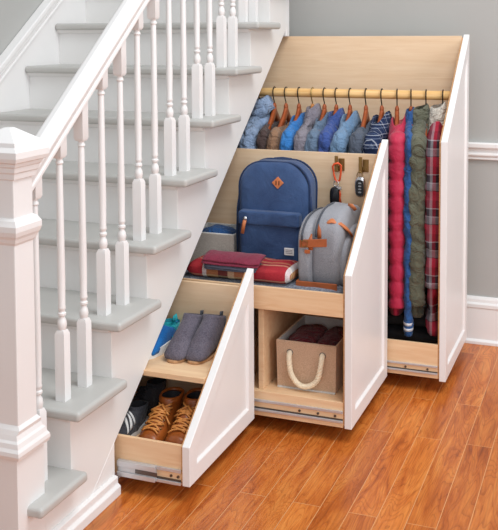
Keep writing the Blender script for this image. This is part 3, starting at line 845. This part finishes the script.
# navy backpack
bp = thing('backpack', 'navy blue backpack with tan leather diamond patch on drawer tray', 'backpack', (.2, .8, ZT))
BX, BW, BZ0, BZ1 = .197, .148, ZT+.001, .93
def bpo(s_, grow=0):   # outline point in xz, s_ 0..1 around
    pass
def outline(hw, z0, z1, rb, rt, n=10):
    pts = []
    for (cx, cz, r, a0) in ((hw-rb, z0+rb, rb, -90), (hw-rt, z1-rt, rt, 0), (-hw+rt, z1-rt, rt, 90), (-hw+rb, z0+rb, rb, 180)):
        for k in range(n+1):
            a = math.radians(a0+90*k/n); pts.append((cx+r*math.cos(a), cz+r*math.sin(a)))
    return pts
def pack(x, y0, y1, hw, z0, z1, rb, rt, rnd_, lean=0, bulge=0.0):
    rings = []
    N = 10
    for j in range(N+1):
        f = j/N; y = y0+(y1-y0)*f
        e = min(1.0, min(f, 1-f)*(y1-y0)/rnd_) if rnd_ > 0 else 1
        ins = rnd_*.7*(1-math.sqrt(max(0, 1-(1-e)**2)))
        o = outline(hw-ins, z0+ins*.3, z1-ins, rb, min(rt, hw-ins-.002))
        rings.append([(x+a, y+lean*(b-z0), b) for a, b in o])
    return rings
LN = .16
m = MB(); m.loft(pack(BX, .725, .865, BW, BZ0, BZ1, .03, .1, .045, LN*.2)); m.wob(.006, 9, 2)
build('main_body', m, M['navy'], bp, smooth=True, sub=1)
m = MB(); m.loft(pack(BX-.002, .7, .75, BW-.026, BZ0+.004, .735, .028, .03, .016, .02)); m.wob(.005, 12, 4)
fp = build('front_pocket', m, M['navy'], bp, smooth=True, sub=1)
m = MB(); m.loft(pack(BX-.002, .694, .74, BW-.022, .688, .742, .006, .012, .006, .02)); m.wob(.003, 14, 6)
build('pocket_flap', m, M['navy'], bp, smooth=True, sub=1)
for yy, gr in ((.752, -.004), (.84, -.004)):
    o = outline(BW+gr+.003, BZ0+.1, BZ1+gr+.002, .02, .1)
    path = [(BX+a, yy+LN*.2*(b-BZ0), b) for a, b in o[11:33]]
    path = [(BX+BW+gr, yy, BZ0+.06)]+path+[(BX-BW-gr, yy, BZ0+.06)]
    m = MB(); m.tube(path, .0045, 6); build('zipper', m, M['navydark'], bp, smooth=True)
# diamond patch
m = MB(); cx, cz, r = .222, .852, .024
yy = .7285
m.loft([[(cx+a*r, yy+q+.032*(b*r+cz-.475)-.012, cz+b*r) for a, b in ((1, 0), (0, 1), (-1, 0), (0, -1))] for q in (.012, .006, .0045)])
dp = build('diamond_patch', m, M['tan'], bp, bev=.001)
for sx in (-.006, .006):
    m = MB(); m.box(cx+sx-.0016, cx+sx+.0016, yy+.0038, yy+.006, cz-.009, cz+.008); build('slit', m, M['hook'], dp)
# zipper pull with leather tab on flap
m = MB(); m.tube([(.103, .688, .708), (.1, .683, .69), (.093, .685, .655)], .0075, 8, flat=.45, up=(0, 1, 0)); build('leather_pull', m, M['tan'], bp, smooth=True)
m = MB(); m.ball((.104, .688, .713), .009, .005, .009); build('pull_ring', m, M['chrome'], bp, smooth=True)
m = MB(); m.box(.262, .3, .6965, .702, .58, .608)
wt = build('woven_label', m, M['rubber_white'], bp, bev=.0008)
for zz in (.601, .595, .589):
    m = MB(); m.box(.267, .295, .696, .6967, zz-.0012, zz+.0012); build('label_print', m, M['greysole'], wt)
m = MB(); m.box(.036, .062, .712, .728, ZT+.045, ZT+.085); build('leather_tab', m, M['tan'], bp, bev=.003)
for sg, xx in ((-1, BX-BW), (1, BX+BW)):
    m = MB(); m.tube([(xx, .77, .80), (xx+sg*.007, .765, .74), (xx+sg*.008, .76, .65), (xx+sg*.004, .755, .55)], .008, 8, flat=.5, up=(1, 0, 0)); build('side_strap', m, M['navydark'], bp, smooth=True)
m = MB(); m.tube([(BX-.04, .86, BZ1-.01), (BX-.036, .867, BZ1-.003), (BX, .868, BZ1), (BX+.036, .867, BZ1-.003), (BX+.04, .86, BZ1-.01)], .006, 8); build('grab_handle', m, M['navydark'], bp, smooth=True)

# grey heather pack with brown straps
gp = thing('rucksack', 'grey heather rucksack with brown leather straps against drawer front', 'backpack', (.46, .64, ZT), 0)
def arch(z0, y0, y1, zs, zt, n=14):
    """yz outline: near edge vertical to shoulder zs then sweeping over the top to y1"""
    pts = [(y0+.02, z0), (y1-.01, z0), (y1, z0+.02), (y1, zt-.05)]
    for k in range(1, n):
        f = k/n
        a = Vector((y1, zt-.05)); c1 = Vector((y1-.005, zt+.006)); c2 = Vector((y0+.04, zt+.022)); d = Vector((y0+.002, zs))
        p = a*(1-f)**3+c1*3*f*(1-f)**2+c2*3*f*f*(1-f)+d*f**3
        pts.append((p.x, p.y))
    pts += [(y0, zs), (y0-.004, (z0+zs)/2), (y0, z0+.02)]
    return pts
def slab(x0, x1, y0, y1, zs, zt, ins, skew=.0, N=8, rnd_=.02):
    rings = []
    for j in range(N+1):
        f = j/N; x = x0+(x1-x0)*f
        e = min(1, min(f, 1-f)*(x1-x0)/rnd_); i_ = ins*(1-math.sqrt(max(0, 1-(1-e)**2)))
        o = arch(ZT+.033, y0+i_, y1-i_, zs-i_, zt-i_)
        rings.append([(x+skew*(y-y0), y, z) for y, z in o])
    return rings
m = MB(); m.loft(slab(.405, .53, .55, .87, .715, .79, .03, .02)); m.wob(.006, 12, 1)
build('main_compartment', m, M['heather'], gp, smooth=True, sub=1)
m = MB(); m.loft(slab(.368, .425, .525, .83, .705, .768, .02, .0)); m.wob(.005, 12, 2)
build('front_compartment', m, M['heather'], gp, smooth=True, sub=1)
for xx, y0, zs, zt, sk in ((.392, .525, .705, .768, 0), (.437, .55, .715, .79, .02)):
    o = arch(ZT, y0-.0015, .84, zs+.0015, zt+.0015)
    path = [(xx+sk*(y-y0), y, z) for y, z in o[4:-2]]+[(xx, y0-.003, zs-.02)]
    m = MB(); m.tube(path, .0045, 6, flat=.6); build('zipper', m, M['heatherdark'], gp, smooth=True)
def strap_band(zc, hh, x0, x1, y0, dz=0):
    m = MB()
    m.loft([[(x, y, zc+dz*(x-x0)+s_*hh) for x, y in ((x0-.004, y0+.1), (x0-.004, y0-.004), (x1, y0-.004), (x1, y0+.002), (x0+.002, y0+.002), (x0+.002, y0+.1))] for s_ in (-1, 1)])
    return m
b_ = build('leather_strap', strap_band(.672, .0145, .386, .485, .5245, .1), M['strap'], gp, bev=.002)
m = MB(); m.tube([(.402+.011*c, .518, .6735+.012*d) for c, d in ((-1, -.9), (1, -.9), (1, .9), (-1, .9))], .002, 6, closed=True); build('buckle', m, M['brass'], b_)
m = MB(); m.box(.402, .422, .519, .527, .638, .652); build('keeper_tab', m, M['strap'], gp, bev=.002)
build('leather_strap', strap_band(.524, .013, .374, .525, .519), M['strap'], gp, bev=.002)
for (a, b, c) in (((.418, .545, .705), (.42, .53, .685), (.424, .528, .65)), ((.436, .57, .735), (.446, .555, .715), (.45, .548, .69))):
    m = MB(); m.tube([a, b, c], [.006, .009, .0085], 8, flat=.4, up=(0, 1, 0)); build('zip_pull', m, M['strap'], gp, smooth=True)
m = MB(); m.tube([(.462, .585, .742), (.487, .58, .752), (.515, .592, .742), (.535, .62, .715), (.541, .65, .69)], .014, 8, flat=.35, up=(1, 0, 0)); build('carry_handle', m, M['tan'], gp, smooth=True)
m = MB(); m.tube([(.51, .72, .785), (.525, .715, .785), (.538, .72, .768)], .008, 8, flat=.4, up=(1, 0, 0)); build('strap_loop', m, M['tan'], gp, smooth=True)
m = MB(); m.loft(slab(.512, .545, .57, .83, .62, .72, .014, .0)); m.wob(.005, 14, 5)
build('back_panel', m, M['heather'], gp, smooth=True, sub=1)

# keys
kc = thing('carabiner', 'orange carabiner with black keys hanging on the left drawer hook', 'keys', (.41, .91, .9))
p = [(.395, .91, .884), (.393, .906, .90), (.4, .905, .912), (.415, .91, .915), (.425, .915, .905), (.424, .914, .87), (.42, .912, .845), (.41, .911, .84), (.402, .911, .85), (.397, .91, .87)]
m = MB(); m.tube(p, .0042, 8, closed=True); build('carabiner_loop', m, M['orange'], kc, smooth=True)
m = MB(); m.tube([(.407+.01*math.cos(a*PI/5), .909, .832+.011*math.sin(a*PI/5)) for a in range(10)], .002, 6, closed=True); build('key_ring', m, M['chrome'], kc, smooth=True)
m = MB(); m.loft([[(.402+a, y, .785+b+.25*a) for a, b in rr(.02*s_, .036*s_, 20, 3.5)] for s_, y in ((.8, .898), (1, .902), (1, .912), (.8, .916))]); fo = build('key_fob', m, M['blackgloss'], kc, smooth=True)
m = MB(); m.box(.408, .43, .9, .911, .81, .822); build('fob_cap', m, M['chrome'], kc, bev=.002)
m = MB(); m.tube([(.418, .91, .81), (.423, .909, .79), (.42, .91, .775), (.426, .91, .755)], .005, 7); build('cord', m, M['orange'], kc, smooth=True)
ck = thing('car_key', 'grey car key fob with buttons on the right drawer hook', 'keys', (.51, .91, .88))
m = MB(); m.tube([(.503+.011*math.cos(a*PI/6), .91+.002*math.sin(a), .868+.017*math.sin(a*PI/6)) for a in range(12)], .0018, 6, closed=True); build('key_ring', m, M['brass'], ck, smooth=True)
m = MB(); m.loft([[(.506+a, y, .825+b) for a, b in rr(.021*s_, .04*s_, 22, 3.2)] for s_, y in ((.85, .9), (1, .904), (1, .914), (.85, .918))]); fo = build('fob_case', m, M['chrome'], ck, smooth=True)
m = MB(); m.loft([[(.506+a, y, .822+b) for a, b in rr(.0165, .032, 22, 3.2)] for y in (.8985, .904)]); fo2 = build('fob_face', m, M['blackgloss'], fo, smooth=False)
for k in range(4):
    m = MB(); m.ball((.506, .8985, .84-k*.012), .007, .0018, .0035); build('button', m, M['greysole'], fo2, smooth=True)
m = MB(); m.tube([(.497, .908, .86), (.49, .907, .84), (.486, .907, .826)], .005, 6, flat=.3); build('house_key', m, M['brass'], ck, smooth=True)

# ------------------------------------------------------------------ camera
cd = bpy.data.cameras.new('camera'); cam = bpy.data.objects.new('camera', cd); COL.objects.link(cam)
F, CX, CY, YAW, PIT, ROL = 918.6033, 264.1795, 91.3142, 20.8068, 3.5259, -.2128
y, p_, r_ = map(math.radians, (YAW, PIT, ROL))
fw = Vector((-math.sin(y)*math.cos(p_), math.cos(y)*math.cos(p_), -math.sin(p_)))
rt = Vector((math.cos(y), math.sin(y), 0)); up = rt.cross(fw)
rt, up = math.cos(r_)*rt+math.sin(r_)*up, math.cos(r_)*up-math.sin(r_)*rt
mt = Matrix((rt, up, -fw)).transposed().to_4x4(); mt.translation = Vector((1.4305, -2.5889, 1.4261))
cam.matrix_world = mt
cd.sensor_fit = 'HORIZONTAL'; cd.sensor_width = 36; cd.lens = F*36/498
cd.shift_x = (249-CX)/498; cd.shift_y = (CY-265)/498
cd.clip_start = .02
SC.camera = cam

# ------------------------------------------------------------------ light
w = bpy.data.worlds.new('world'); SC.world = w; w.use_nodes = True
bg = w.node_tree.nodes['Background']; bg.inputs[0].default_value = (.93, .97, 1, 1); bg.inputs[1].default_value = .54
def area(name, loc, target, size, power, col=(1, 1, 1)):
    l = bpy.data.lights.new(name, 'AREA'); l.shape = 'SQUARE'; l.size = size; l.energy = power; l.color = col
    o = bpy.data.objects.new(name, l); COL.objects.link(o); o.location = loc
    o.rotation_euler = (Vector(target)-Vector(loc)).to_track_quat('-Z', 'Y').to_euler()
area('assumed_overhead_light', (1.9, -.4, 4.2), (.3, .5, 0), 2.0, 100, (.96, .98, 1))  # unseen overhead area light, assumed from the bright upward faces; no lamp modelled
area('added_camera_side_light', (2.6, -5.6, 2.9), (.1, .6, .7), 2.6, 50, (.93, .97, 1))  # area light added out of view behind the camera; no window modelled
area('added_right_side_light', (4.6, -1.4, 1.7), (0, .2, .8), 2.0, 62, (.93, .97, 1))  # area light added at the right to brighten outward faces; no window modelled
SC.view_settings.view_transform = 'Standard'
SC.view_settings.look = 'None'
SC.view_settings.gamma = 1
SC.view_settings.exposure = .1
